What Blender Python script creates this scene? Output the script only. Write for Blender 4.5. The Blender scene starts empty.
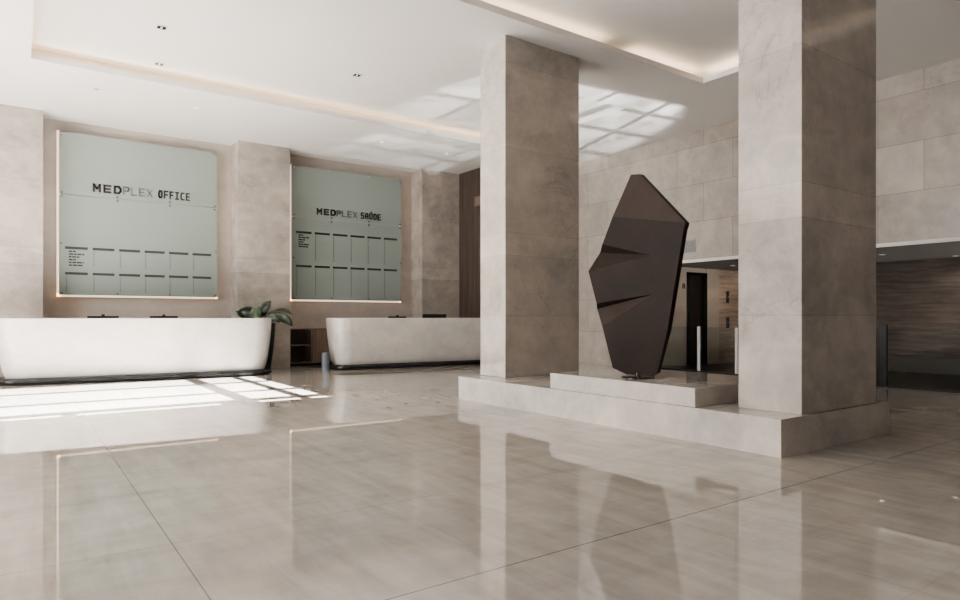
import bpy, bmesh, math, random
from mathutils import Vector, Matrix
random.seed(7)
PI = math.pi
sc = bpy.context.scene
COL = sc.collection
H = 4.80            # main ceiling
HR = 5.02           # recess ceiling

# ------------------------------------------------------------------ materials
def newmat(name):
    m = bpy.data.materials.new(name); m.use_nodes = True
    nt = m.node_tree; nt.nodes.clear()
    out = nt.nodes.new('ShaderNodeOutputMaterial')
    b = nt.nodes.new('ShaderNodeBsdfPrincipled')
    nt.links.new(b.outputs[0], out.inputs[0])
    return m, nt, b

class N:
    """tiny node-building helper"""
    def __init__(s, nt): s.nt = nt
    def n(s, t, **kw):
        x = s.nt.nodes.new(t)
        for k, v in kw.items(): setattr(x, k, v)
        return x
    def l(s, a, b): s.nt.links.new(a, b)
    def set(s, sock, v):
        if hasattr(v, 'links'): s.l(v, sock)
        else: sock.default_value = v
    def math(s, op, a, b=0.0, c=0.0, clamp=False):
        x = s.n('ShaderNodeMath', operation=op); x.use_clamp = clamp
        s.set(x.inputs[0], a); s.set(x.inputs[1], b); s.set(x.inputs[2], c)
        return x.outputs[0]
    def mix(s, f, a, b, blend='MIX'):
        x = s.n('ShaderNodeMix', data_type='RGBA', blend_type=blend)
        s.set(x.inputs[0], f); s.set(x.inputs[6], a); s.set(x.inputs[7], b)
        return x.outputs[2]
    def pos(s):
        return s.n('ShaderNodeNewGeometry').outputs['Position']
    def mapping(s, v, loc=(0,0,0), rot=(0,0,0), scale=(1,1,1)):
        x = s.n('ShaderNodeMapping')
        s.l(v, x.inputs[0]); x.inputs[1].default_value = loc; x.inputs[2].default_value = rot; x.inputs[3].default_value = scale
        return x.outputs[0]
    def noise(s, v, scale=1.0, detail=5.0, rough=.55, dist=0.0):
        x = s.n('ShaderNodeTexNoise')
        s.l(v, x.inputs['Vector']); x.inputs['Scale'].default_value = scale; x.inputs['Detail'].default_value = detail
        x.inputs['Roughness'].default_value = rough; x.inputs['Distortion'].default_value = dist
        return x.outputs[0]
    def range(s, v, a, b, c=0.0, d=1.0):
        x = s.n('ShaderNodeMapRange')
        s.set(x.inputs[0], v); x.inputs[1].default_value = a; x.inputs[2].default_value = b
        x.inputs[3].default_value = c; x.inputs[4].default_value = d
        return x.outputs[0]
    def xyz(s, v):
        x = s.n('ShaderNodeSeparateXYZ'); s.l(v, x.inputs[0]); return x.outputs
    def comb(s, a, b, c=0.0):
        x = s.n('ShaderNodeCombineXYZ'); s.set(x.inputs[0], a); s.set(x.inputs[1], b); s.set(x.inputs[2], c); return x.outputs[0]

def c4(c): return (c[0], c[1], c[2], 1.0)
def sh(c, k): return (c[0]*k, c[1]*k, c[2]*k)

def stone(name, base, contrast=.12, rough=.15, tile=None, lines=(), joint=.72, streak=None, vein=.5, bands=(), spec=.5, ior=1.5, tilevar=.10, bumpy=0.0, scale=1.0):
    """polished beige marble. tile = (axisA, axisB, w, h, offA, offB, stagger); lines = [(axis, value, halfwidth, darkness)]"""
    m, nt, b = newmat(name); g = N(nt)
    p = g.pos(); X = g.xyz(p); ax = {'x': X[0], 'y': X[1], 'z': X[2]}
    n1 = g.noise(p, .55*scale, 8, .6, .9)
    n2 = g.noise(g.mapping(p, rot=(.5, .6, .7), scale=(1.2, 4.0, 3.0)), .9*scale, 7, .62, .6)
    n3 = g.noise(p, 5.0*scale, 7, .68, .4)
    v = g.math('ADD', g.range(n1, .3, .7, -contrast, contrast), g.range(n2, .3, .7, -contrast*.7, contrast*.7))
    v = g.math('ADD', v, g.range(n3, .3, .7, -contrast*.5, contrast*.5))
    if streak:
        rz, sx, sy, amt = streak
        n5 = g.noise(g.mapping(p, rot=(0, 0, rz), scale=(sx, sy, 2.0)), 1.0, 9, .62, .5)
        v = g.math('ADD', v, g.range(n5, .32, .68, -amt, amt))
    val = g.math('ADD', 1.0, v)
    # thin pale / dark veins
    nv = g.noise(g.mapping(p, loc=(3.1, 1.7, .4), rot=(.3, .2, .5)), .8*scale, 6, .6, 1.6)
    vein_m = g.range(g.math('ABSOLUTE', g.math('SUBTRACT', nv, .5)), 0.0, .012, 1.0, 0.0)
    gate = g.range(g.noise(p, .7*scale, 2), .5, .62, 0, 1)
    val = g.math('SUBTRACT', val, g.math('MULTIPLY', g.math('MULTIPLY', vein_m, gate), .22*vein))
    nv2 = g.noise(g.mapping(p, loc=(9.1, 4.7, 2.4), rot=(.1, .7, .2)), .9*scale, 6, .65, 1.2)
    vein2 = g.range(g.math('ABSOLUTE', g.math('SUBTRACT', nv2, .5)), 0.0, .016, 1.0, 0.0)
    val = g.math('ADD', val, g.math('MULTIPLY', vein2, .07*vein))
    if tile:
        a, c, w, h, oa, oc, st = tile
        br = g.n('ShaderNodeTexBrick'); br.offset = .5 if st else 0.0; br.offset_frequency = 2; br.squash = 1.0
        g.l(g.comb(g.math('SUBTRACT', ax[a], oa), g.math('SUBTRACT', ax[c], oc)), br.inputs['Vector'])
        br.inputs['Color1'].default_value = (1-tilevar,)*3+(1,); br.inputs['Color2'].default_value = (1+tilevar,)*3+(1,)
        br.inputs['Mortar'].default_value = (joint,)*3+(1,); br.inputs['Scale'].default_value = 1.0
        br.inputs['Mortar Size'].default_value = .0045; br.inputs['Mortar Smooth'].default_value = .1; br.inputs['Bias'].default_value = 0
        br.inputs['Brick Width'].default_value = w; br.inputs['Row Height'].default_value = h
        val = g.math('MULTIPLY', val, br.outputs['Color'])
    for a, value, hw, dark in lines:
        k = g.math('COMPARE', ax[a], value, hw)
        val = g.math('MULTIPLY', val, g.math('SUBTRACT', 1.0, g.math('MULTIPLY', k, dark)))
    for z0, z1, k in bands:
        v_ = g.math('MULTIPLY', g.math('GREATER_THAN', ax['z'], z0), g.math('LESS_THAN', ax['z'], z1))
        val = g.math('MULTIPLY', val, g.math('ADD', 1.0, g.math('MULTIPLY', v_, k)))
    hue = g.mix(g.range(n1, .3, .75), c4((base[0]*.99, base[1]*1.0, base[2]*1.03)), c4((base[0]*1.01, base[1]*.985, base[2]*.95)))
    col = g.mix(1.0, hue, g.comb(val, val, val), 'MULTIPLY')
    g.l(col, b.inputs['Base Color'])
    b.inputs['Roughness'].default_value = rough
    b.inputs['IOR'].default_value = ior
    b.inputs['Specular IOR Level'].default_value = spec
    if bumpy:
        bp = g.n('ShaderNodeBump'); bp.inputs['Strength'].default_value = bumpy; bp.inputs['Distance'].default_value = .02
        g.l(n2, bp.inputs['Height']); g.l(bp.outputs[0], b.inputs['Normal'])
    return m

def plain(name, col, rough=.5, metal=0.0, var=.06, scale=6.0, spec=.5, coat=0.0):
    m, nt, b = newmat(name); g = N(nt)
    n1 = g.noise(g.pos(), scale, 5, .6)
    v = g.range(n1, .3, .7, 1-var, 1+var)
    g.l(g.mix(1.0, c4(col), g.comb(v, v, v), 'MULTIPLY'), b.inputs['Base Color'])
    b.inputs['Roughness'].default_value = rough; b.inputs['Metallic'].default_value = metal
    b.inputs['Specular IOR Level'].default_value = spec; b.inputs['Coat Weight'].default_value = coat
    return m

def emit(name, col, strength):
    m, nt, b = newmat(name)
    b.inputs['Base Color'].default_value = c4(col); b.inputs['Emission Color'].default_value = c4(col)
    b.inputs['Emission Strength'].default_value = strength
    return m

def glass_mat(name, tint=(.86, .88, .87), refl=.12):
    m, nt, b = newmat(name); g = N(nt)
    out = [n for n in nt.nodes if n.type == 'OUTPUT_MATERIAL'][0]
    nt.nodes.remove(b)
    t = g.n('ShaderNodeBsdfTransparent'); t.inputs[0].default_value = c4(tint)
    gl = g.n('ShaderNodeBsdfGlossy'); gl.inputs['Roughness'].default_value = .01
    fr = g.n('ShaderNodeFresnel'); fr.inputs[0].default_value = 1.22
    ms = g.n('ShaderNodeMixShader')
    g.l(fr.outputs[0], ms.inputs[0]); g.l(t.outputs[0], ms.inputs[1]); g.l(gl.outputs[0], ms.inputs[2])
    g.l(ms.outputs[0], out.inputs[0])
    return m

def wood(name, c1, c2, rough=.4, slat=None):
    m, nt, b = newmat(name); g = N(nt)
    p = g.pos()
    n1 = g.noise(g.mapping(p, scale=(14, 14, .8)), 1.0, 6, .6, .4)
    f = g.range(n1, .3, .7)
    g.l(g.mix(f, c4(c1), c4(c2)), b.inputs['Base Color'])
    b.inputs['Roughness'].default_value = rough
    return m

M = {}
BEIGE = (.47, .415, .365)
M['floor'] = stone('polished_floor_marble', (.45, .416, .380), contrast=.13, rough=.004, tile=('x', 'y', 1.165, 1.165, .615-1.165*20, 2.27-1.165*20, False),
                   joint=.93, lines=[('y', 2.27, .0035, .62), ('x', .615, .0035, .45), ('y', 3.435, .0025, .25)], streak=(.45, 7.0, 1.1, .13), vein=.28, ior=1.85, tilevar=.018)
M['column'] = stone('column_marble', (.47, .432, .394), contrast=.19, rough=.07, lines=[('z', z, .003, .22) for z in (1.116, 1.916, 2.21, 3.33, 4.45)], vein=.8, bands=[(1.116, 1.916, -.04), (1.916, 2.21, .07), (3.33, 4.45, .05)], ior=1.5)
M['plinth'] = stone('plinth_marble', (.53, .495, .457), contrast=.17, rough=.06, lines=[('y', y, .002, .2) for y in (4.05, 5.2, 6.35)], vein=.4)
M['pier'] = stone('pier_marble', (.36, .325, .29), contrast=.22, rough=.22, lines=[('z', z, .004, .22) for z in (1.15, 2.04, 2.33, 3.53)], vein=.6, bands=[(2.04, 2.33, .14), (2.33, 3.53, .04), (1.15, 2.04, -.05)])
M['recess'] = stone('recess_stone', (.42, .375, .333), contrast=.10, rough=.3, vein=.2)
M['wall_r'] = stone('wall_marble', (.41, .373, .335), contrast=.14, rough=.22, tile=('y', 'z', 1.27, .745, 4.04-1.27*20, 2.25-.745*40, True), joint=.60, vein=.55, tilevar=.10)
M['desk'] = stone('desk_stone', (.57, .545, .51), contrast=.11, rough=.28, vein=.35, scale=1.6)
M['rough_stone'] = None
def rough_stone(name, base):
    m, nt, b = newmat(name); g = N(nt)
    p = g.pos()
    n1 = g.noise(g.mapping(p, scale=(1.3, 1.3, 16)), 1.0, 8, .68, .5)
    n2 = g.noise(p, 1.1, 4)
    v = g.math('MULTIPLY', g.range(n1, .28, .72, .45, 1.5), g.range(n2, .3, .7, .8, 1.15))
    g.l(g.mix(1.0, c4(base), g.comb(v, v, v), 'MULTIPLY'), b.inputs['Base Color'])
    b.inputs['Roughness'].default_value = .6
    bp = g.n('ShaderNodeBump'); bp.inputs['Strength'].default_value = .8; bp.inputs['Distance'].default_value = .03
    g.l(n1, bp.inputs['Height']); g.l(bp.outputs[0], b.inputs['Normal'])
    return m
M['rough_stone'] = rough_stone('split_face_stone', (.115, .092, .077))
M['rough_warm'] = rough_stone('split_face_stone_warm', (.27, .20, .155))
M['ceil'] = plain('ceiling_paint', (.80, .79, .775), .6, var=.012, scale=1.2)
M['white'] = plain('white_trim', (.74, .72, .69), .45, var=.02)
M['dark_floor'] = stone('dark_granite', (.022, .018, .016), contrast=.2, rough=.3, vein=.3, spec=.2)
M['slat'] = wood('dark_slat_wood', (.075, .054, .044), (.145, .112, .095), .5)
M['walnut'] = wood('walnut', (.13, .092, .075), (.27, .20, .165), .4)
M['cab_in'] = wood('dark_cabinet_inside', (.05, .038, .032), (.09, .068, .058), .5)
M['black_metal'] = plain('blackened_metal', (.022, .022, .023), .25, .3, var=.1)
M['black_plastic'] = plain('black_plastic', (.014, .014, .015), .4)
M['steel'] = plain('brushed_steel', (.45, .45, .45), .35, .8, var=.05, scale=20)
M['blue_steel'] = plain('bluish_steel', (.22, .25, .29), .4, .3, var=.08, scale=15)
M['frosted'] = plain('frosted_green_glass', (.255, .293, .274), .10, var=.015, scale=.7, spec=.6)
M['glass_edge'] = plain('green_glass_edge', (.30, .40, .37), .2, var=.02)
M['ink'] = plain('dark_lettering', (.035, .034, .036), .5, var=.02)
M['ink2'] = plain('grey_lettering', (.13, .135, .13), .5, var=.02)
M['clear'] = glass_mat('clear_glass')
M['led'] = emit('warm_led', (1.0, .70, .44), 8.0)
M['led_low'] = emit('warm_led_low', (1.0, .77, .55), 3.0)
M['led_hi'] = emit('warm_led_bright', (1.0, .77, .55), 12.0)
M['led_sign'] = emit('warm_sign_led', (1.0, .80, .62), 1.0)
M['lamp_on'] = emit('lamp_glow', (1.0, .93, .85), 4.0)
M['lamp_dim'] = emit('lamp_dim_glow', (1.0, .95, .9), 1.2)
M['mid_grey'] = plain('mid_grey_paint', (.30, .30, .29), .5)
M['grille'] = plain('grey_grille', (.22, .22, .215), .5, var=.03)
M['pot'] = plain('charcoal_pot', (.02, .021, .022), .5, var=.15)
M['soil'] = plain('dark_soil', (.03, .022, .016), .9, var=.3, scale=40)
M['bronze'] = plain('bronze_door', (.03, .024, .02), .3, .4, var=.1)
M['frame_dark'] = plain('dark_window_frame', (.05, .05, .05), .4, .3)
M['mid_stone'] = stone('grey_brown_stone', (.40, .372, .345), contrast=.1, rough=.4, vein=.2)
M['soffit'] = plain('grey_soffit_paint', (.16, .15, .142), .6, var=.02)
M['dark_base'] = plain('dark_stone_base', (.09, .076, .066), .35)
M['elev_wall'] = stone('elevator_marble', (.36, .305, .255), contrast=.06, rough=.25, vein=.2)

def leaf_mat():
    m, nt, b = newmat('glossy_dark_leaf'); g = N(nt)
    n1 = g.noise(g.pos(), 14, 4)
    g.l(g.mix(g.range(n1, .35, .65), c4((.010, .018, .010)), c4((.035, .055, .028))), b.inputs['Base Color'])
    b.inputs['Roughness'].default_value = .3
    return m
M['leaf'] = leaf_mat()
M['leaf_light'] = plain('leaf_light', (.085, .12, .065), .35, var=.25, scale=12)
M['stem'] = plain('leaf_stem', (.05, .065, .035), .5)

def rust(name='weathered_steel', c1=(.008, .0052, .0043), c2=(.024, .0140, .0105)):
    m, nt, b = newmat(name); g = N(nt)
    p = g.pos()
    n1 = g.noise(p, 2.2, 8, .65, .8); n2 = g.noise(p, 26, 5, .6)
    f = g.math('ADD', g.range(n1, .3, .7, 0, .8), g.range(n2, .3, .7, 0, .25))
    g.l(g.mix(f, c4(c1), c4(c2)), b.inputs['Base Color'])
    b.inputs['Roughness'].default_value = .5; b.inputs['Specular IOR Level'].default_value = .22
    bp = g.n('ShaderNodeBump'); bp.inputs['Strength'].default_value = .12; bp.inputs['Distance'].default_value = .01
    g.l(n2, bp.inputs['Height']); g.l(bp.outputs[0], b.inputs['Normal'])
    return m
M['rust'] = rust()
M['rust_lit'] = rust('weathered_steel_lit', (.026, .018, .0145), (.047, .033, .027))  # lighter copy of the same steel, with the light on it painted in

# ------------------------------------------------------------------ mesh helpers
class MB:
    def __init__(s): s.v = []; s.f = []
    def add(s, vs, fs):
        o = len(s.v); s.v += [tuple(v) for v in vs]; s.f += [tuple(i+o for i in f) for f in fs]; return s
    def box(s, x0, x1, y0, y1, z0, z1):
        if x0 > x1: x0, x1 = x1, x0
        if y0 > y1: y0, y1 = y1, y0
        return s.add([(x0,y0,z0),(x1,y0,z0),(x1,y1,z0),(x0,y1,z0),(x0,y0,z1),(x1,y0,z1),(x1,y1,z1),(x0,y1,z1)],
                     [(0,3,2,1),(4,5,6,7),(0,1,5,4),(1,2,6,5),(2,3,7,6),(3,0,4,7)])
    def cyl(s, c, r, a, b, axis='z', n=24, r2=None):
        r2 = r if r2 is None else r2; vs = []
        for t, rr in ((a, r), (b, r2)):
            for i in range(n):
                q = 2*PI*i/n; p, w = rr*math.cos(q), rr*math.sin(q)
                if axis == 'z': vs.append((c[0]+p, c[1]+w, t))
                elif axis == 'y': vs.append((c[0]+p, t, c[1]+w))
                else: vs.append((t, c[0]+p, c[1]+w))
        fs = [(i, (i+1) % n, n+(i+1) % n, n+i) for i in range(n)] + [tuple(range(n))[::-1], tuple(range(n, 2*n))]
        return s.add(vs, fs)
    def lathe(s, c, prof, n=32, cap=True):
        vs = []
        for r, z in prof:
            for i in range(n):
                q = 2*PI*i/n; vs.append((c[0]+r*math.cos(q), c[1]+r*math.sin(q), z))
        fs = []
        for k in range(len(prof)-1):
            for i in range(n):
                fs.append((k*n+i, k*n+(i+1) % n, (k+1)*n+(i+1) % n, (k+1)*n+i))
        if cap: fs += [tuple(range(n))[::-1], tuple(range((len(prof)-1)*n, len(prof)*n))]
        return s.add(vs, fs)
    def tube(s, pts, r, n=10, r2=None):
        r2 = r if r2 is None else r2; pts = [Vector(p) for p in pts]; vs = []
        for k, p in enumerate(pts):
            d = (pts[min(k+1, len(pts)-1)] - pts[max(k-1, 0)]).normalized()
            u = d.cross(Vector((0,0,1)) if abs(d.z) < .9 else Vector((1,0,0))).normalized(); w = d.cross(u)
            rr = r + (r2-r)*k/(len(pts)-1)
            for i in range(n):
                q = 2*PI*i/n; vs.append(p + u*rr*math.cos(q) + w*rr*math.sin(q))
        fs = [(k*n+i, k*n+(i+1) % n, (k+1)*n+(i+1) % n, (k+1)*n+i) for k in range(len(pts)-1) for i in range(n)]
        fs += [tuple(range(n))[::-1], tuple(range((len(pts)-1)*n, len(pts)*n))]
        return s.add(vs, fs)
    def build(s, name, mat, parent=None, origin=None, smooth=False, bevel=0.0, fix=True):
        me = bpy.data.meshes.new(name)
        o = Vector(origin) if origin else (Vector(parent.location) if parent is not None else Vector((0,0,0)))
        me.from_pydata([tuple(Vector(v)-o) for v in s.v], [], s.f)
        if fix:
            bm = bmesh.new(); bm.from_mesh(me); bmesh.ops.recalc_face_normals(bm, faces=bm.faces); bm.to_mesh(me); bm.free()
        me.materials.append(mat); me.update()
        ob = bpy.data.objects.new(name, me); COL.objects.link(ob)
        if parent is not None:
            ob.parent = parent
        else: ob.location = o
        if smooth:
            for p in me.polygons: p.use_smooth = True
            if smooth != 'all':
                try: me.set_sharp_from_angle(angle=math.radians(40))
                except Exception: pass
        if bevel:
            b = ob.modifiers.new('edge', 'BEVEL'); b.width = bevel; b.segments = 2; b.limit_method = 'ANGLE'; b.angle_limit = math.radians(40)
        return ob

def empty(name, loc, rz=0.0):
    o = bpy.data.objects.new(name, None); COL.objects.link(o); o.location = loc; o.rotation_euler = (0,0,rz); o.empty_display_size = .1
    return o
def tag(o, label=None, cat=None, group=None, kind=None):
    if label: o['label'] = label
    if cat: o['category'] = cat
    if group: o['group'] = group
    if kind: o['kind'] = kind
    return o
def struct(o, label, cat):
    return tag(o, label, cat, kind='structure')
def copy_tree(o, parent=None):
    c = o.copy(); COL.objects.link(c); c.parent = parent
    for ch in list(o.children): copy_tree(ch, c)
    return c

# ------------------------------------------------------------------ the shell
XL, XR, YF, YB = -9.0, 11.0, -4.0, 14.55
fl = MB().box(XL-.2, XR, YF-.2, YB+.3, -.2, 0).build('floor', M['floor'])
struct(fl, 'polished beige marble floor of the lobby with mirror-like reflections', 'floor')

# ceiling with three recessed trays
trays = [(.17, 8.80, 7.90, 11.31), (.17, 8.85, 3.95, 6.33), (.17, 8.85, -2.2, 1.95)]   # x0,x1,y0,y1
LIP, PK, TH = .09, .22, .06
cb = MB()
xs = [XL-.2, .17, 8.80, 8.85, XR+.3]
# slab around the trays, as strips in y
def strip(y0, y1, x0=XL-.2, x1=XR+.25): cb.box(x0, x1, y0, y1, H, H+TH)
strip(11.31, YB+.3); strip(6.33, 7.90); strip(1.95, 3.95); strip(YF-.2, -2.2)
for x0, x1, y0, y1 in trays:
    strip(y0, y1, XL-.2, x0); strip(y0, y1, x1, XR+.25)
    # upstand lip round the opening
    w = .02
    cb.box(x0-w, x0, y0-w, y1+w, H+TH, H+LIP); cb.box(x1, x1+w, y0-w, y1+w, H+TH, H+LIP)
    cb.box(x0, x1, y0-w, y0, H+TH, H+LIP); cb.box(x0, x1, y1, y1+w, H+TH, H+LIP)
    # pocket walls and tray top
    a0, a1, b0, b1 = x0-PK, x1+PK, y0-PK, y1+PK
    cb.box(a0-.05, a0, b0, b1, H+TH, HR); cb.box(a1, a1+.05, b0, b1, H+TH, HR)
    cb.box(a0, a1, b0-.05, b0, H+TH, HR); cb.box(a0, a1, b1, b1+.05, H+TH, HR)
    cb.box(a0-.05, a1+.05, b0-.05, b1+.05, HR, HR+.05)
ce = cb.build('ceiling', M['ceil'])
struct(ce, 'white plaster ceiling with long recessed cove-lit trays', 'ceiling')

# hidden LED strips lying in the tray pockets
def led(x0, x1, y0, y1, label, mat='led_hi'):
    o = MB().box(x0, x1, y0, y1, H+TH, H+TH+.015).build('cove_light', M[mat], origin=((x0+x1)/2, (y0+y1)/2, H+TH))
    tag(o, label, 'light strip', 'warm strip lights in the ceiling coves')
Lx0, Lx1, Ly0, Ly1 = trays[0]
led(Lx0, Lx1, Ly1+.10, Ly1+.13, 'warm strip light along the back edge of the tray over the reception desks', 'led')
led(Lx0-.13, Lx0-.10, Ly0, Ly1, 'warm strip light on the short side of the tray over the desks', 'led')
Rx0, Rx1, Ry0, Ry1 = trays[1]
led(Rx0, 6.74, Ry1+.10, Ry1+.13, 'long warm strip light in the tray edge above the sculpture, before the dark gap')
led(7.28, Rx1, Ry1+.10, Ry1+.13, 'short warm strip light between the dark gap and the tray corner')
led(Rx1+.10, Rx1+.13, Ry0, Ry1, 'warm strip light from the tray corner towards the column at the plinth end')
Bx0, Bx1, By0, By1 = trays[2]
led(Bx1+.10, Bx1+.13, By0, By1, 'warm strip light seen only as a reflection on the column beside the plinth end', 'led_low')

# back wall with piers
wb = MB().box(XL, 9.8, YB, YB+.25, 0, H).build('wall_back', M['recess'])
struct(wb, 'beige stone back wall in the recesses behind the reception desks', 'wall')
PY = 14.02
for i, (x0, x1, lab) in enumerate(((XL, .39, 'beige stone pier beside the OFFICE sign, at the frame edge'), (3.77, 4.885, 'beige stone pier between the two glass directory signs'), (8.225, 9.34, 'beige stone pier between the SAÚDE sign and the dark slat wall'))):
    o = MB().box(x0, x1, PY, YB, 0, H).build('trim_%d' % (i+1), M['pier'])
    struct(o, lab, 'pier')
# dark slat wall
sb = MB(); sb.box(9.38, 9.62, 12.0, YB, 0, H)
y = 12.0
while y < PY-.01:
    sb.box(9.34, 9.385, y, y+.034, 0, H); y += .055
sl = sb.build('wall_slatted', M['slat']); struct(sl, 'dark brown vertical timber slat wall in the back corner', 'wall')
rt = MB().box(9.62, XR+.25, 12.0, 12.2, 0, H).build('wall_return', M['wall_r']); struct(rt, 'beige stone return wall behind the far column', 'wall')

# right wall with the wide opening
OZ, OY = 2.20, 9.3
rw = MB(); rw.box(XR, XR+.25, 3.3, OY, OZ+.05, H); rw.box(XR, XR+.25, OY, 12.2, 0, H)
rwo = rw.build('wall_right', M['wall_r']); struct(rwo, 'pale beige tiled marble wall behind the sculpture', 'wall')
dw = MB().box(XR, XR+.25, YF, 3.3, 0, H).build('wall_right_front', M['mid_stone']); struct(dw, 'grey-brown stone wall past the end of the wide opening', 'wall')
lt = MB().box(XR-.012, XR+.03, 3.3, OY, OZ-.01, OZ+.05).build('trim_4', M['white']); struct(lt, 'pale lintel strip along the top of the wide opening', 'trim')

# passage behind
XF = 14.5
pf = MB().box(XR, XF+.2, YF, OY+.2, -.2, -.005).build('floor_passage', M['dark_floor']); struct(pf, 'dark polished granite floor of the passage behind the glass', 'floor')
pc = MB().box(XR+.03, XF+.2, YF, OY+.2, OZ+.03, OZ+.049).build('ceiling_passage', M['soffit']); struct(pc, 'low grey ceiling of the passage behind the lintel', 'ceiling')
fw = MB().box(XF, XF+.2, YF, OY, 0, OZ+.03).build('wall_passage', M['rough_stone']); struct(fw, 'dark split-face stone wall of the passage', 'wall')
bb = MB().box(XF-.06, XF, YF, OY, 0, .30).build('baseboard_passage', M['dark_base']); struct(bb, 'plain brown stone base along the dark split-face wall', 'baseboard')
ew = MB(); ew.box(XR, 12.40, OY, OY+.2, 0, OZ+.03); ew.box(13.13, 13.60, OY-.02, OY+.2, 0, OZ+.03); ew.box(12.40, 13.13, OY, OY+.2, 2.12, OZ+.03)
ewo = ew.build('wall_elevator', M['elev_wall']); struct(ewo, 'warm beige stone wall around the dark lift door', 'wall')
ew2 = MB().box(13.60, XF, OY, OY+.2, 0, OZ+.03).build('wall_elevator_rough', M['rough_warm']); struct(ew2, 'warm-lit split-face stone wall next to the lift door', 'wall')
dr = empty('door_1', (12.765, OY+.1, 0)); struct(dr, 'dark bronze lift door in the warm beige wall', 'door')
MB().box(12.47, 12.765, OY+.06, OY+.1, 0, 2.06).build('door_leaf', M['bronze'], dr)
MB().box(12.77, 13.06, OY+.06, OY+.1, 0, 2.06).build('door_leaf', M['bronze'], dr)
MB().box(12.40, 12.47, OY-.03, OY+.1, 0, 2.12).box(13.06, 13.13, OY-.03, OY+.1, 0, 2.12).box(12.47, 13.06, OY-.03, OY+.1, 2.06, 2.12).build('door_frame', M['black_metal'], dr)
bp_ = MB().box(12.40, 13.13, OY+.12, OY+.2, 0, 2.12).build('door_back', M['black_plastic'], dr)

# front facade: solid below, a band of clerestory windows the sun comes through
fb = MB(); fb.box(XL, XR+.25, YF-.02, YF, 0, 3.657); fb.box(XL, XR+.25, YF-.02, YF, 4.79, H); fb.box(3.37, XR+.25, YF-.02, YF, 3.657, 4.79)
fo = fb.build('wall_front', M['mid_stone']); struct(fo, 'grey-brown stone front wall under the clerestory windows', 'wall')
wm = MB()
for z0, z1 in ((3.70, 3.775), (4.02, 4.07), (4.43, 4.48)): wm.box(XL, 3.37, YF-.03, YF+.005, z0, z1)
for x0, x1 in ((2.20, 2.43), (2.97, 3.13), (-2.4, -2.2), (-5.9, -5.7)): wm.box(x0, x1, YF-.035, YF+.006, 3.657, 4.79)
wm.box(.25, .40, YF-.035, YF+.006, 3.657, 3.70); wm.box(1.95, 2.20, YF-.035, YF+.006, 3.657, 3.70)
wo = wm.build('window_1', M['frame_dark']); struct(wo, 'clerestory window bars above the front wall', 'window')
# side wall with tall glazing bays
lw = MB(); lw.box(XL-.2, XL, YF, YB, 0, .25); lw.box(XL-.2, XL, YF, YB, 4.3, H)
for y0, y1 in ((YF, 4.0), (10.0, YB)): lw.box(XL-.2, XL, y0, y1, .25, 4.3)
lo = lw.build('wall_left', M['wall_r']); struct(lo, 'beige stone window wall opposite the passage', 'wall')
g = MB(); y0, y1 = 4.0, 10.0
for i in range(5):
    yy = y0 + (y1-y0)*i/4; g.box(XL-.15, XL-.08, yy-.04, yy+.04, .25, 4.3)
for z in (.25, 1.6, 2.95, 4.24): g.box(XL-.15, XL-.08, y0, y1, z, z+.06)
o = g.build('window_2', M['frame_dark']); struct(o, 'tall dark-framed window bay in the side wall', 'window')

# ------------------------------------------------------------------ columns and plinth
c1 = MB().box(5.20, 6.52, 2.784, 3.355, .3002, H).build('column', M['column'], origin=(5.85, 3.06, .3), bevel=.006)
struct(c1, 'big square beige marble column nearest the camera, at the plinth end', 'column')
c2 = MB().box(5.21, 6.54, 6.735, 7.296, .3002, H).build('column', M['column'], origin=(5.87, 7.0, .3), bevel=.006)
struct(c2, 'beige marble column at the far end of the plinth, beside the desks', 'column')
pl = empty('sculpture_plinth', (5.8, 5.0, 0))
tag(pl, 'stepped pale marble plinth running between the two columns under the sculpture', 'plinth')
pb = MB()
pb.box(4.85, 6.74, 2.761, 7.298, 0, .30)
pb.build('lower_step', M['plinth'], pl)
MB().box(4.885, 6.30, 3.575, 5.49, .3002, .47).build('upper_step', M['plinth'], pl, bevel=.004)

# ------------------------------------------------------------------ camera constants for measured outlines
CF, CY0, CZ, YAW = 650.0, 317.0, 1.1, math.radians(54.5)
FX, FY = math.cos(YAW), math.sin(YAW)
def at_x(u, v, x):      # measured photo point -> point on the vertical plane x
    t = (u-480)/CF; rx, ry = FX+FY*t, FY-FX*t; k = x/rx
    return (x, k*ry, max(CZ - k*(v-CY0)/CF, .492))

# ------------------------------------------------------------------ sculpture
XS = 5.25
def S(u, v, dx=0.0): return at_x(u, v, XS+dx)
sv = {
 'a': S(631,174.6,.06), 'b': S(640,174.2,.06), 'c': S(685.5,222.6,0), 'c2': S(683.7,229,0), 'd': S(667.5,330), 'e': S(657.5,372.5,.02),
 'e2': S(651,377,.02), 'g': S(626,376,.02), 'h': S(612.6,367.8,.01), 'i': S(602.2,326,0), 'mb': S(597.2,309,.05), 'mt': S(596.6,303.5,-.045), 'j': S(588.4,271.2,0),
 'kb': S(600.2,252.5,.045), 'kt': S(602.3,244.5,-.055), 'l': S(612.6,216.7,0), 't1': S(650,255.2,.0), 't2': S(655,293.8,.0), 'q': S(684.6,226.5,0)}
keys = list(sv); idx = {k: i for i, k in enumerate(keys)}
front = [('a','b','c','l'), ('l','c','q','c2','t1'), ('l','t1','kt'), ('kt','t1','kb'), ('kb','t1','j'), ('j','t1','t2'), ('j','t2','mt'), ('t1','c2','d','t2'), ('mt','t2','mb'), ('mb','t2','i'), ('i','t2','d','e','e2','g','h')]
ring = ['a','b','c','q','c2','d','e','e2','g','h','i','mb','mt','j','kb','kt','l']
sm = MB(); vs = [sv[k] for k in keys]; n0 = len(vs)
back = {}
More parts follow.
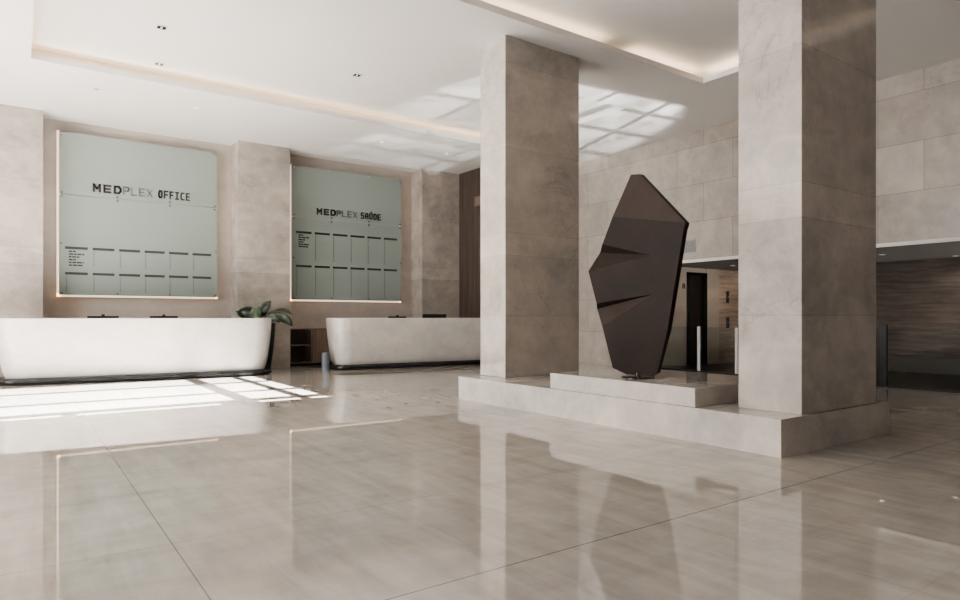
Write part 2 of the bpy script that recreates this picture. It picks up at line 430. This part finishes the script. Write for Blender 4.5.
for k in ring:
    x, yy, zz = sv[k]; back[k] = len(vs)
    xb = XS + (.06 if k not in ('a','b') else .12)
    vs.append((xb, yy, zz))
fs = [tuple(idx[k] for k in f) for f in front]
for i, k in enumerate(ring):
    k2 = ring[(i+1) % len(ring)]
    fs.append((idx[k], idx[k2], back[k2], back[k]))
fs.append(tuple(back[k] for k in ring)[::-1])
sm.add(vs, fs)
fx, fy = XS+.03, S(636,377)[1]
sr = empty('faceted_sculpture', (fx, fy, .47))
tag(sr, 'tall dark rust-brown faceted steel slab sculpture standing on the plinth', 'sculpture')
bo = sm.build('body', M['rust'], sr, bevel=.0)
bo.data.materials.append(M['rust_lit'])
for p in bo.data.polygons:      # the two brighter-lit facets, their light put into a paler colour
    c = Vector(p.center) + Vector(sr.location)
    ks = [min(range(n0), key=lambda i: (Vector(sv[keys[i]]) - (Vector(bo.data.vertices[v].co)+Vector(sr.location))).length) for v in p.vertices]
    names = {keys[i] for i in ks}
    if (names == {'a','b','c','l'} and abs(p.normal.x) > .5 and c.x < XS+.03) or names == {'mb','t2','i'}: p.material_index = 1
# triangulate big n-gons cleanly
bm = bmesh.new(); bm.from_mesh(bo.data); bmesh.ops.triangulate(bm, faces=[f for f in bm.faces if len(f.verts) > 4]); bm.to_mesh(bo.data); bm.free()
MB().cyl((fx, fy), .028, .4805, .52).build('foot', M['black_metal'], sr, smooth=True)
MB().lathe((fx, fy), [(.17, .4702), (.17, .476), (.165, .480)], 40).build('base_plate', M['black_metal'], sr, smooth=True)

# ------------------------------------------------------------------ reception desks
def rrect(L, D, r, n=10):
    pts = []
    for cx, cy, a0 in ((L/2-r, D/2-r, 0), (-L/2+r, D/2-r, PI/2), (-L/2+r, -D/2+r, PI), (L/2-r, -D/2+r, 1.5*PI)):
        for i in range(n+1):
            q = a0 + PI/2*i/n; pts.append((cx+r*math.cos(q), cy+r*math.sin(q)))
    return pts
def loft(mb, rings):
    n = len(rings[0]); vs = [p for r in rings for p in r]; fs = []
    for k in range(len(rings)-1):
        for i in range(n): fs.append((k*n+i, k*n+(i+1) % n, (k+1)*n+(i+1) % n, (k+1)*n+i))
    return mb.add(vs, fs)
DT = 1.08
def ring_at(L, D, r, inset, z): return [(x, y_, z) for x, y_ in rrect(L-2*inset, D-2*inset, max(r-inset*.5, .03))]
def make_desk(name, loc, rz, L, D, label):
    root = empty(name, loc, rz); tag(root, label, 'desk', 'curved stone reception desks')
    def bld(mb, nm, mat, **k):
        o = mb.build(nm, mat, None, **k); o.parent = root; return o
    r = .36
    prof = [(.105, .125), (.14, .108), (.20, .088), (.32, .066), (.5, .043), (.68, .022), (.86, .008), (1.0, .002), (DT-.012, 0), (DT, .010)]
    rings = [ring_at(L, D, r, i, z) for z, i in prof]
    rings += [ring_at(L, D, r, .20, DT), ring_at(L, D, r, .215, DT-.015), ring_at(L, D, r, .215, .74)]
    b = MB(); loft(b, rings); n = len(rings[0])
    b.f.append(tuple(range(n))[::-1])
    bld(b, 'body', M['desk'], smooth=True)
    w = MB(); loft(w, [ring_at(L, D, r, .22, .72), ring_at(L, D, r, .22, .745)]); w.f += [tuple(range(n))[::-1], tuple(range(n, 2*n))]
    bld(w, 'worktop', M['walnut'])
    k = MB(); rr = [(.0, .03), (.018, .006), (.05, -.004), (.085, .004), (.105, .03)]
    loft(k, [ring_at(L, D, r, i, z) for z, i in rr]); k.f += [tuple(range(n))[::-1], tuple(range(4*n, 5*n))]
    bld(k, 'base_plinth', M['black_metal'], smooth='all')
    return root
def desk_from(name, p0, p1, D, label):
    (x0, y0), (x1, y1) = p0, p1
    L = math.hypot(x1-x0, y1-y0); a = math.atan2(y1-y0, x1-x0)
    cx, cy = (x0+x1)/2 - math.sin(a)*D/2, (y0+y1)/2 + math.cos(a)*D/2
    return make_desk(name, (cx, cy, 0), a, L, D, label), a
D1, a1 = desk_from('reception_desk', (-.32, 12.785), (3.985, 12.268), .95, 'brightly lit curved white stone reception desk under the OFFICE sign')
D2, a2 = desk_from('reception_desk', (5.30, 12.505), (9.06, 12.16), .95, 'curved pale stone reception desk under the SAÚDE sign, partly behind the column')

# monitors on the inner worktops: only their top edges show over the counters
def monitor(x, y, rz, w, ztop, label, cam, hgt=.34):
    z0 = .745
    root = empty('computer_monitor', (x, y, z0), rz); tag(root, label, 'monitor', 'computer monitors on the reception desks')
    def bld(mb, nm, mat, **k):
        o = mb.build(nm, mat, None, **k); o.parent = root; return o
    zt = ztop - z0
    bld(MB().box(-w/2, w/2, -.018, .018, zt-hgt, zt), 'screen', M['black_plastic'], bevel=.006)
    bld(MB().box(-.03, .03, -.045, -.018, 0.012, zt-hgt*.4), 'stand', M['black_metal'])
    bld(MB().box(-.12, .12, -.10, .08, 0, .012), 'base', M['black_metal'], bevel=.004)
    if cam:
        bld(MB().box(-.025, .025, -.02, .02, zt, zt+.028).cyl((0, zt+.016), .010, -.03, .03, 'y', 12), 'webcam', M['black_plastic'])
monitor(1.24, 13.12, a1, .48, 1.118, 'black monitor, first from the window end of the bright desk under the OFFICE sign', True)
monitor(2.19, 13.00, a1, .46, 1.118, 'black monitor with a webcam, nearer the plant on the bright desk', True)
monitor(6.95, 12.93, a2, .44, 1.112, 'low black monitor with a webcam on the desk under the SAÚDE sign', True)
monitor(7.84, 12.80, a2, .60, 1.165, 'tallest black monitor on the desk, beside the far column', False, .38)

# ------------------------------------------------------------------ glass directory signs
GY = 14.42
GL = {  # stroke letters on a unit box
 'M': [[(0,0),(0,1),(.5,.42),(1,1),(1,0)]], 'E': [[(1,1),(0,1),(0,0),(1,0)],[(0,.5),(.9,.5)]], 'D': [[(0,0),(0,1),(.68,1),(1,.7),(1,.3),(.68,0),(0,0)]],
 'P': [[(0,0),(0,1),(.8,1),(1,.86),(1,.6),(.8,.45),(0,.45)]], 'L': [[(0,1),(0,0),(1,0)]], 'X': [[(0,0),(1,1)],[(0,1),(1,0)]],
 'O': [[(.25,0),(0,.25),(0,.75),(.25,1),(.75,1),(1,.75),(1,.25),(.75,0),(.25,0)]], 'F': [[(0,0),(0,1),(1,1)],[(0,.5),(.85,.5)]],
 'I': [[(.5,0),(.5,1)],[(.05,1),(.95,1)],[(.05,0),(.95,0)]], 'C': [[(1,1),(.25,1),(0,.75),(0,.25),(.25,0),(1,0)]],
 'S': [[(1,1),(.2,1),(0,.85),(0,.65),(.2,.52),(.8,.52),(1,.38),(1,.15),(.8,0),(0,0)]], 'A': [[(0,0),(0,.7),(.3,1),(.7,1),(1,.7),(1,0)],[(0,.4),(1,.4)]],
 'U': [[(0,1),(0,.25),(.25,0),(.75,0),(1,.25),(1,1)]], 'Ú': [[(0,1),(0,.25),(.25,0),(.75,0),(1,.25),(1,1)],[(.45,1.15),(.7,1.38)]]}
def letters(mb, text, x0, x1, z0, z1, wt, yf, gap=.30, dep=.012):
    n = len(text); cw = (x1-x0)/(n+(n-1)*gap)
    for i, ch in enumerate(text):
        bx = x0 + i*cw*(1+gap)
        for line in GL[ch]:
            P = [(bx+wt/2+(cw-wt)*u, z0+wt/2+(z1-z0-wt)*v) for u, v in line]
            for (ax, az), (cx, cz) in zip(P, P[1:]):
                d = math.hypot(cx-ax, cz-az) or 1; ux, uz = (cx-ax)/d*wt/2, (cz-az)/d*wt/2; nx, nz = -uz, ux
                q = [(ax-ux+nx, az-uz+nz), (cx+ux+nx, cz+uz+nz), (cx+ux-nx, cz+uz-nz), (ax-ux-nx, az-uz-nz)]
                mb.add([(a, yf-dep, b) for a, b in q] + [(a, yf, b) for a, b in q], [(0,1,2,3),(7,6,5,4),(0,4,5,1),(1,5,6,2),(2,6,7,3),(3,7,4,0)])
def sign(x0, x1, z0, z1, seam, label, words, bars, rows, linelen, studs):
    root = empty('directory_sign', ((x0+x1)/2, YB, z0)); tag(root, label, 'sign', 'frosted glass directory signs')
    # light box behind with warm glowing edge
    e, yb = .032, YB-.002
    MB().box(x0+.05, x1-.05, GY+.02, yb, z0+.05, z1-.05).build('back_box', M['recess'], root)
    lb = MB(); lb.box(x0-e, x0+.03, GY+.03, GY+.05, z0-e, z1+.01); lb.box(x0-e, x1+e*.4, GY+.03, GY+.05, z0-e, z0+.03); lb.box(x1-.03, x1+e*.25, GY+.03, GY+.05, z0-e, z1)
    lb.build('light_edge', M['led_sign'], root)
    MB().box(x0, x1, GY, GY+.015, seam+.004, z1).build('upper_pane', M['frosted'], root)
    MB().box(x0, x1, GY, GY+.015, z0, seam-.004).build('lower_pane', M['frosted'], root)
    for sx, sz in studs:
        MB().cyl((sx, sz), .021, GY-.02, GY+.06, 'y', 14).build('standoff_stud', M['steel'] if sz > z1-.2 else M['ink2'], root, smooth=True)
    for nm, txt, a, b, wt in words:
        mb = MB(); letters(mb, txt, a, b, words_z[0], words_z[1], wt, GY)
        o = mb.build(nm, M['ink'] if wt > .024 else M['ink2'], root)
    for zt, ll in rows:
        for k in range(6):
            bx = bars[0] + bars[1]*k
            MB().box(bx, bx+bars[2], GY-.006, GY, zt-.048, zt).build('heading_bar', M['ink'], root)
            lm = MB()
            if k == 0 and zt == rows[0][0]:
                z = zt-.075
                for wd in (.11, .25, .17, .13, .24, .22):
                    lm = MB(); xx = bx+.06
                    while xx < bx+.06+wd-.02:
                        w_ = random.uniform(.04, .09); lm.box(xx, min(xx+w_, bx+.06+wd), GY-.004, GY, z-.028, z); xx += w_+.010
                    z -= .052
                    lm.build('name_line', M['ink'], root)
            else:
                z = zt-.07
                while z > zt-ll:
                    lm.box(bx+.012, bx+.012+random.uniform(.014, .024), GY-.003, GY, z-.014, z); z -= .020
                lm.build('number_column', M['ink2'], root)
    return root
words_z = (3.495, 3.655)
sx1 = (.69, 1.605, 2.54, 3.41)
sign(.645, 3.455, 1.515, 4.57, 3.40, 'large frosted green glass directory sign with MEDPLEX OFFICE lettering, behind the bright desk',
     [('bold_lettering', 'MED', 1.19, 1.675, .036), ('thin_lettering', 'PLEX', 1.70, 2.225, .023), ('bold_lettering', 'OFFICE', 2.325, 2.92, .027)],
     (.742, .4455, .366), [(2.425, .36), (1.945, .36)], 0,
     [(x, z) for x in sx1 for z in (4.53, 1.555)] + [(x, z) for x in sx1 for z in (3.435, 3.365)] + [(.675, 2.48), (3.43, 2.48)])
words_z = (3.47, 3.62)
sx2 = (5.11, 6.01, 6.965, 7.82)
sign(5.055, 7.855, 1.495, 4.54, 3.375, 'frosted green glass directory sign with MEDPLEX SAÚDE lettering, nearer the slat wall',
     [('bold_lettering', 'MED', 5.65, 6.115, .036), ('thin_lettering', 'PLEX', 6.135, 6.665, .023), ('bold_lettering', 'SAÚDE', 6.755, 7.29, .026)],
     (5.159, .4426, .366), [(3.055, .66), (2.285, .72)], 0,
     [(x, z) for x in sx2 for z in (4.50, 1.535)] + [(x, z) for x in sx2 for z in (3.42, 3.33)] + [(5.10, 2.44), (7.835, 2.44)])

# ------------------------------------------------------------------ low cabinet behind the second desk
cx0, cx1, cy0, cy1, cz0, cz1 = 4.93, 7.6, 14.16, 14.54, .06, .84
cr = empty('low_cabinet', (6.2, 14.35, 0)); tag(cr, 'low dark walnut cabinet with open shelves against the back wall by the pier', 'cabinet')
k = MB(); t = .022
k.box(cx0, cx1, cy0, cy1, cz1-t, cz1).box(cx0, cx1, cy0, cy1, cz0, cz0+t).box(cx0, cx0+t, cy0, cy1, cz0+t, cz1-t).box(cx1-t, cx1, cy0, cy1, cz0+t, cz1-t)
k.box(5.42, 5.42+t, cy0, cy1, cz0+t, cz1-t)
k.build('carcass', M['walnut'], cr)
MB().box(cx0+t, cx1-t, cy1-.015, cy1, cz0+t, cz1-t).build('back_panel', M['cab_in'], cr)
MB().box(cx0+t, 5.42, cy0+.02, cy1-.016, .455, .475).build('shelf', M['walnut'], cr)
for i in range(4):
    a = 5.45+i*.535
    MB().box(a, a+.525, cy0-.018, cy0-.001, cz0+.01, cz1-.028).build('door', M['walnut'], cr, bevel=.003)
MB().box(cx0+.03, cx1-.03, cy0+.06, cy1, 0, cz0).build('toe_kick', M['black_metal'], cr)

# ------------------------------------------------------------------ potted plant
px, py = 4.20, 13.66
pr = empty('potted_plant', (px, py, 0)); tag(pr, 'broad-leaved dark green plant in a tall tapered charcoal pot between the desks', 'plant')
MB().lathe((px, py), [(.13, 0), (.14, .01), (.17, .25), (.205, .55), (.225, .8), (.235, .96), (.225, .975), (.205, .965), (.20, .90)], 36, cap=False).build('pot', M['pot'], pr, smooth=True)
MB().cyl((px, py), .205, .88, .905).build('soil', M['soil'], pr)
R_ = Vector((FY, -FX, 0)); Bk = Vector((FX, FY, 0))     # across and away, as seen from the lobby
def leaf(du, z, ang, L, W, droop, away, light=False, face=.6):
    """leaf blade starting at across-offset du, height z; ang = direction in the upright plane; droop bends its tip down"""
    c = Vector((px, py, 0)); base = c + R_*du + Bk*away + Vector((0,0,z))
    root_ = c + R_*du*.15 + Vector((0,0,.89))
    mid = (root_+base)/2 + Vector((0,0,.06))
    pet = MB().tube([root_, mid, base], .011, 8, .007)
    nL, nW = 10, 6; vs = []; p = base.copy(); a = ang
    spine = []
    for i in range(nL+1):
        d = R_*math.cos(a) + Vector((0,0,1))*math.sin(a)
        spine.append((p.copy(), d, a)); p = p + d*(L/nL); a -= droop/nL
    for i, (q, d, aa) in enumerate(spine):
        t = i/nL; w = W*(math.sin(PI*min(1, t*.94+.05))**.75)*(1-.25*t) if i < nL else 0.002
        up = R_*(-math.sin(aa)) + Vector((0,0,1))*math.cos(aa)
        side = (Bk*(1-face) + up*face).normalized()
        nrm = d.cross(side).normalized()
        for j in range(nW+1):
            s_ = (j/nW-.5)*2
            vs.append(q + side*w*s_*.5 + nrm*(.16*w*(abs(s_)) + .012*math.sin(t*9+s_*2)))
    fs = [(i*(nW+1)+j, i*(nW+1)+j+1, (i+1)*(nW+1)+j+1, (i+1)*(nW+1)+j) for i in range(nL) for j in range(nW)]
    mb = MB().add(vs, fs)
    o = mb.build('leaf', M['leaf_light'] if light else M['leaf'], pr, smooth='all', fix=False)
    so = o.modifiers.new('thick', 'SOLIDIFY'); so.thickness = .004
    pt = pet.build('petiole', M['stem'], pr, smooth='all'); pt.parent = o
leaf(-.06, 1.13, math.radians(150), .46, .30, -.7, -.06, face=.85)       # broad upright leaf over the desk
leaf(-.02, 1.12, math.radians(78), .36, .24, .6, .05, face=.8)
leaf(-.14, 1.10, math.radians(176), .48, .22, .5, .0, face=.5)           # low leaf over the desk
leaf(-.03, 1.05, math.radians(125), .30, .26, .2, -.12, light=True, face=.85)
leaf(.07, 1.14, math.radians(34), .56, .15, 1.3, .05, face=.35)          # arching over
leaf(.10, 1.04, math.radians(26), .60, .26, 1.6, -.08, face=.6)          # big drooping one
leaf(.05, .99, math.radians(50), .38, .20, 2.0, -.14, face=.75)
leaf(-.10, 1.06, math.radians(105), .28, .20, .4, .12, light=True, face=.85)

# small bin at the end of the second desk
bx, by = 5.225, 12.85
bn = empty('waste_bin', (bx, by, 0)); tag(bn, 'small slim bluish-grey bin standing against the end of the further desk', 'bin')
MB().lathe((bx, by), [(.075, 0), (.078, .01), (.080, .35), (.083, .36), (.076, .36), (.074, .03)], 28, cap=False).build('body', M['blue_steel'], bn, smooth=True)
MB().cyl((bx, by), .074, .02, .04).build('bottom', M['black_metal'], bn)

# ------------------------------------------------------------------ glass balustrade along the passage
br = empty('glass_balustrade', (11.06, 3.0, 0)); tag(br, 'frameless glass balustrade with slim posts along the passage opening', 'balustrade')
gx = 11.06
posts = [(8.0, .91, 'steel'), (7.165, .90, 'steel'), (4.62, .985, 'black_metal')]
ys = [OY-.01, 8.0, 7.165, 4.62, 3.31]
for a, b in zip(ys, ys[1:]):
    o = MB().box(gx-.006, gx+.006, b+.045, a-.045, .03, .90).build('glass_panel', M['clear'], br)
for yy, zz, mt in posts:
    w = .055 if mt == 'black_metal' else .03
    MB().box(gx-.025, gx+.025, yy-w, yy+w, 0, zz).build('post', M[mt], br, bevel=.004)
MB().box(gx-.03, gx+.03, 3.31, OY-.01, 0, .03).build('floor_channel', M['black_metal'], br)

# ------------------------------------------------------------------ small fittings
va = empty('air_vent', (XR-.005, 8.21, 2.52)); tag(va, 'grey rectangular air vent in the stone wall beside the sculpture', 'vent')
MB().box(XR-.015, XR-.001, 8.04, 8.39, 2.39, 2.65).build('frame', M['mid_grey'], va)
MB().box(XR-.018, XR-.0151, 8.065, 8.365, 2.415, 2.625).build('dark_opening', M['grille'], va)
for i in range(7):
    z = 2.43+i*.029; MB().box(XR-.026, XR-.0181, 8.065, 8.365, z, z+.008).build('slat', M['mid_grey'], va)
wv = empty('small_plate', (9.335, 13.12, 3.98)); tag(wv, 'small brown plate on the dark slat wall high up', 'plate')  # plain plate of unknown use, not a sign
MB().box(9.322, 9.34, 13.0, 13.3, 3.86, 4.10).build('plate', plain('brown_plate', (.18, .13, .10), .5), wv)
MB().box(9.318, 9.322, 13.03, 13.27, 3.89, 4.07).build('inset', M['walnut'], wv)
# letter A by the lift
la = MB(); letters(la, 'A', 12.25, 12.33, 1.74, 1.86, .02, OY)
tag(la.build('letter_sign', M['ink'], origin=(12.29, OY, 1.74)), 'small dark letter A on the warm wall beside the lift door', 'letter')
for z0, z1, lab in ((1.44, 1.72, 'upper dark call panel on the split-face stone by the lift'), (.84, 1.09, 'lower dark call panel on the split-face stone by the lift')):
    cp = empty('lift_call_switch', (13.95, OY, z0)); tag(cp, lab, 'panel', 'lift call panels')
    MB().box(13.91, 13.99, OY-.03, OY-.001, z0, z1).build('plate', M['black_metal'], cp, bevel=.004)
    MB().cyl((13.95, (z0+z1)/2), .012, OY-.034, OY-.0301, 'y', 14).build('button', M['grille'], cp)

def downlight(x, y, z, label, square=False, on=True):
    r = empty('downlight', (x, y, z)); tag(r, label, 'downlight', 'recessed ceiling downlights')
    if square:
        s = .075
        k = MB(); k.box(x-s, x+s, y-s, y-s+.02, z-.008, z).box(x-s, x+s, y+s-.02, y+s, z-.008, z).box(x-s, x-s+.02, y-s+.02, y+s-.02, z-.008, z).box(x+s-.02, x+s, y-s+.02, y+s-.02, z-.008, z)
        k.build('bezel', M['white'], r)
        MB().box(x-s+.02, x+s-.02, y-s+.02, y+s-.02, z-.003, z-.0005).build('reflector', M['black_metal'], r)
        MB().cyl((x, y), .014, z-.010, z-.0031, n=16).build('lamp', M['lamp_dim'], r)
    else:
        MB().lathe((x, y), [(.055, z), (.055, z-.006), (.042, z-.008), (.036, z-.001)], 24, cap=False).build('bezel', M['white'], r, smooth=True)
        MB().cyl((x, y), .036, z-.0025, z-.0005, n=20).build('lamp', M['lamp_on'] if z < 3 else (M['lamp_dim'] if on else M['grille']), r)
downlight(1.60, 9.66, HR, 'square downlight in the big tray, nearest the frame top', True)
downlight(1.80, 11.08, HR, 'square downlight in the big tray close to the glowing back edge', True)
downlight(4.49, 9.73, HR, 'square downlight in the middle of the big tray', True)
downlight(1.06, 12.2, H, 'small round downlight in front of the OFFICE sign, by its outer pier', on=False)
downlight(2.59, 12.27, H, 'small round downlight in front of the OFFICE sign, nearer the middle pier')
downlight(6.29, 12.4, H, 'small round downlight in front of the SAÚDE sign')
downlight(7.93, 12.42, H, 'small round downlight in the ceiling corner by the slat wall')
for x, y, lab in ((12.75, 5.35, 'glowing passage downlight closest to the big column'), (14.1, 4.66, 'glowing passage downlight against the dark stone wall, at the frame edge'), (12.8, 8.4, 'glowing downlight in front of the lift door')):
    downlight(x, y, OZ+.03, lab)

# ------------------------------------------------------------------ light
def area(name, loc, rot, sx, sy, power, col):
    d = bpy.data.lights.new(name, 'AREA'); d.shape = 'RECTANGLE'; d.size = sx; d.size_y = sy; d.energy = power; d.color = col
    o = bpy.data.objects.new(name, d); COL.objects.link(o); o.location = loc; o.rotation_euler = rot; return o
area('window_daylight', (XL-.3, 7.0, 2.3), (0, -PI/2, 0), 4.0, 6.0, 1300, (1.0, .99, .98))
area('added_ceiling_uplight', (XL-4.2, 7.0, -.6), (0, -PI/2-math.radians(48), 0), 5.0, 10.0, 2500, (1.0, .985, .965))  # added uplight outside the side window, there to brighten the ceiling
sun = bpy.data.lights.new('sun', 'SUN'); sun.energy = 230; sun.angle = math.radians(.12); sun.color = (1, .97, .93)
so = bpy.data.objects.new('sun', sun); COL.objects.link(so)
TE = .292
so.rotation_euler = Vector((0.012, 1, -TE)).to_track_quat('-Z', 'Y').to_euler()

def spot(name, loc, target, power, col, size, blend=.6, rad=.03):
    d = bpy.data.lights.new(name, 'SPOT'); d.energy = power; d.color = col; d.spot_size = math.radians(size); d.spot_blend = blend; d.shadow_soft_size = rad
    o = bpy.data.objects.new(name, d); COL.objects.link(o); o.location = loc
    o.rotation_euler = (Vector(target)-Vector(loc)).to_track_quat('-Z', 'Y').to_euler(); return o
spot('lift_spot', (12.8, 8.5, OZ), (12.8, 9.3, .6), 8, (1, .78, .55), 120)
spot('lift_spot', (14.0, 8.8, OZ), (14.0, 9.3, .9), 8, (1, .74, .5), 110)
spot('passage_spot', (12.75, 5.35, OZ), (13.2, 5.3, 0), 20, (1, .88, .75), 120)
spot('passage_spot', (14.1, 4.66, OZ), (14.4, 4.6, 0), 12, (1, .88, .75), 120)

def pane_spot(name, loc, target, power, col, size, pane, ext):
    """added spot lamp imitating sun patches on the ceiling; strength follows a pane pattern"""
    o = spot(name, loc, target, power, col, size, .35, .04); d = o.data; d.use_nodes = True
    nt = d.node_tree; g = N(nt); em = [n for n in nt.nodes if n.type == 'EMISSION'][0]
    tc = g.n('ShaderNodeTexCoord'); X = g.xyz(tc.outputs['Normal'])
    zz = g.math('ABSOLUTE', X[2]); a = g.math('DIVIDE', X[0], zz); b = g.math('DIVIDE', X[1], zz)
    wob = g.noise(g.comb(a, b), 9.0, 3, .6)
    br = g.n('ShaderNodeTexBrick'); br.offset = 0.0
    g.l(g.comb(a, b), br.inputs['Vector'])
    br.inputs['Color1'].default_value = (1, 1, 1, 1); br.inputs['Color2'].default_value = (.6, .6, .6, 1); br.inputs['Mortar'].default_value = (.12, .12, .12, 1)
    br.inputs['Scale'].default_value = 1.0; br.inputs['Mortar Size'].default_value = pane[2]; br.inputs['Mortar Smooth'].default_value = .6
    br.inputs['Brick Width'].default_value = pane[0]; br.inputs['Row Height'].default_value = pane[1]
    edge = g.math('MULTIPLY', g.range(g.math('ABSOLUTE', a), ext[0]*.92, ext[0], 1, 0), g.range(g.math('ABSOLUTE', b), ext[1]*.9, ext[1], 1, 0))
    g.l(g.math('MULTIPLY', edge, g.math('MULTIPLY', br.outputs['Color'], g.range(wob, .35, .6, .35, 1.0))), em.inputs['Strength'])
    return o
pane_spot('sun_patch_lamp', (7.6, 4.0, .4), (8.3, 9.3, 4.9), 3600, (1, .985, .96), 42, (.21, .125, .014), (.36, .22))  # both lamps are added, out of view behind the near column
pane_spot('sun_patch_lamp', (7.6, 4.0, .4), (7.2, 12.9, 4.8), 4200, (1, .985, .96), 24, (.10, .06, .008), (.155, .052))

w = bpy.data.worlds.new('sky'); sc.world = w; w.use_nodes = True
nt = w.node_tree; bg = nt.nodes['Background']
sky = nt.nodes.new('ShaderNodeTexSky'); sky.sky_type = 'HOSEK_WILKIE'; sky.sun_direction = Vector((0, -1, .3)).normalized(); sky.turbidity = 4
nt.links.new(sky.outputs[0], bg.inputs[0]); bg.inputs[1].default_value = .35

# ------------------------------------------------------------------ camera
cd = bpy.data.cameras.new('camera'); cam = bpy.data.objects.new('camera', cd); COL.objects.link(cam)
cam.location = (0, 0, CZ)
cam.rotation_euler = (PI/2, 0, YAW - PI/2)
cd.sensor_width = 36; cd.lens = CF/960*36; cd.shift_y = (CY0-300)/960; cd.clip_end = 200
sc.camera = cam
sc.view_settings.view_transform = 'AgX'; sc.view_settings.look = 'AgX - Medium High Contrast'; sc.view_settings.exposure = -0.05
